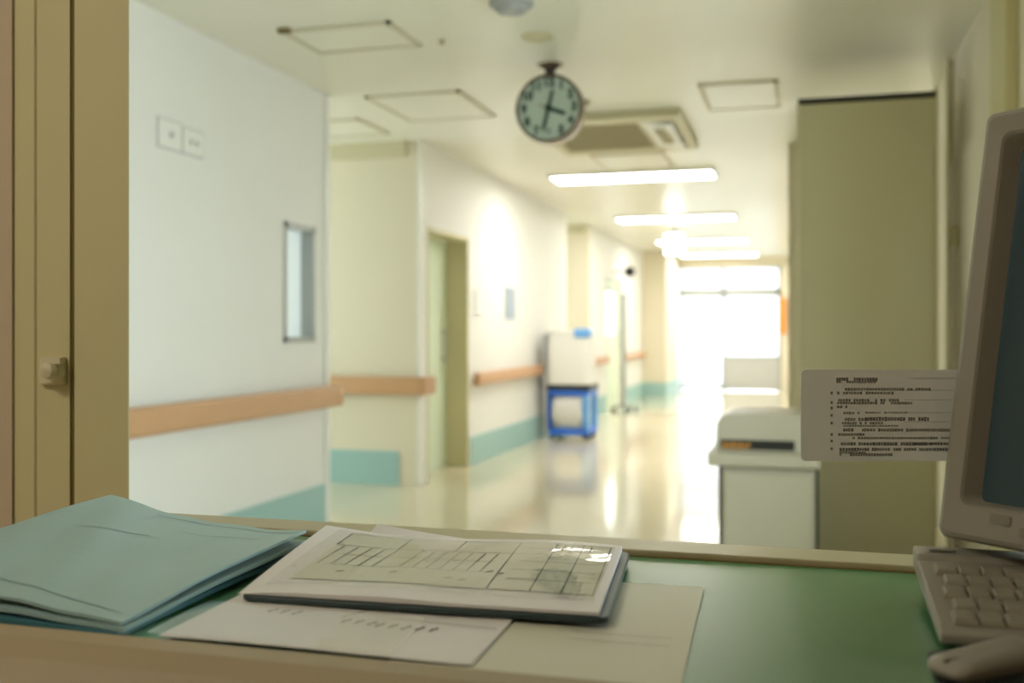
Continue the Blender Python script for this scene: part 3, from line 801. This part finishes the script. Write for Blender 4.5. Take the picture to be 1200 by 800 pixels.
# mouse pad and mouse
solo('mouse_pad', MB().loft([[(a, b_, z) for a, b_ in rrect(.086, .34, .683, .822, .02)] for z in (ZC + .0004, ZC + .0034)]), 'black', 'black mouse pad at the near right corner of the counter', 'mouse pad')
t = thing('computer_mouse', 'beige computer mouse in front of the keyboard', 'mouse', (.125, .776, ZC))
ma = math.radians(40); mc = Vector((.126, .782))
def mm(p):
    c, s = math.cos(ma), math.sin(ma); return (mc.x + c * p[0] - s * p[1], mc.y + s * p[0] + c * p[1], ZC + .0036 + p[2])
def mring(k, z, tilt=0.0): return [(x * k, y * k, z + tilt * x) for x, y in rrect(-.050, .045, -.017, .017, .012, 6)]
MB(mm).loft([mring(.94, 0), mring(1.0, .004), mring(1.0, .007, .02), mring(.96, .011, .04), mring(.80, .014, .05), mring(.5, .0155, .05)]).build('shell', 'beige', t, smooth=True)
MB(mm).box(-.045, -.015, -.001, .001, .006, .0125).build('button_gap', 'beige_d', t)

# ------------------------------------------------------------------ station fill lamp (unseen behind the camera, added to light the counter)
t = thing('ceiling_light', 'square ceiling light inside the nurses\' station', 'ceiling light', (-1.4, -.5, HC))
MB().box(-1.82, -.98, -.92, -.08, HC - .03, HC).build('frame', 'white', t)
MB().box(-1.80, -1.00, -.90, -.10, HC - .036, HC - .03).build('diffuser', 'lamp', t)

# ------------------------------------------------------------------ light
wd = bpy.data.worlds.new('daylight'); sc.world = wd; wd.use_nodes = True
bg = wd.node_tree.nodes['Background']
bg.inputs[0].default_value = (0.86, 0.95, 1.0, 1); bg.inputs[1].default_value = 4.3
def portal(name, loc, rot, sx, sy):
    l = bpy.data.lights.new(name, 'AREA'); l.shape = 'RECTANGLE'; l.size = sx; l.size_y = sy
    l.cycles.is_portal = True
    o = bpy.data.objects.new(name, l); COL.objects.link(o); o.location = loc; o.rotation_euler = rot
portal('daylight_end', (-1.45, YE + .16, 1.25), (-PI / 2, 0, 0), 2.0, 2.5)
portal('daylight_alcove', (-6.12, 6.65, 1.45), (0, -PI / 2, 0), 1.9, 1.4)
portal('daylight_alcove_far', (-6.12, 13.25, 1.45), (0, -PI / 2, 0), 1.9, 1.2)
portal('daylight_side', (XR + .15, (ry0 + ry1) / 2, (rz0 + rz1) / 2), (0, PI / 2, 0), rz1 - rz0, ry1 - ry0)

# ------------------------------------------------------------------ camera
cd = bpy.data.cameras.new('camera'); cam = bpy.data.objects.new('camera', cd); COL.objects.link(cam)
cam.location = (0, 0, 1.2)
cam.rotation_euler = (PI / 2, 0, math.atan2(343, 1200))
cd.sensor_width = 36; cd.lens = 36.0; cd.shift_y = -12 / 1200
cd.clip_start = .02; cd.clip_end = 200
cd.dof.use_dof = True; cd.dof.focus_distance = 1.15; cd.dof.aperture_fstop = 4.0
sc.camera = cam

for o in COL.objects:
    if '_w' in o: del o['_w']

sc.view_settings.view_transform = 'Standard'; sc.view_settings.look = 'None'
sc.view_settings.gamma = 1.0; sc.view_settings.use_curve_mapping = False
sc.view_settings.exposure = 1.0
sc.cycles.use_denoising = True
sc.cycles.max_bounces = 10; sc.cycles.diffuse_bounces = 6; sc.cycles.glossy_bounces = 4; sc.cycles.transparent_max_bounces = 12
sc.cycles.sample_clamp_indirect = 6.0
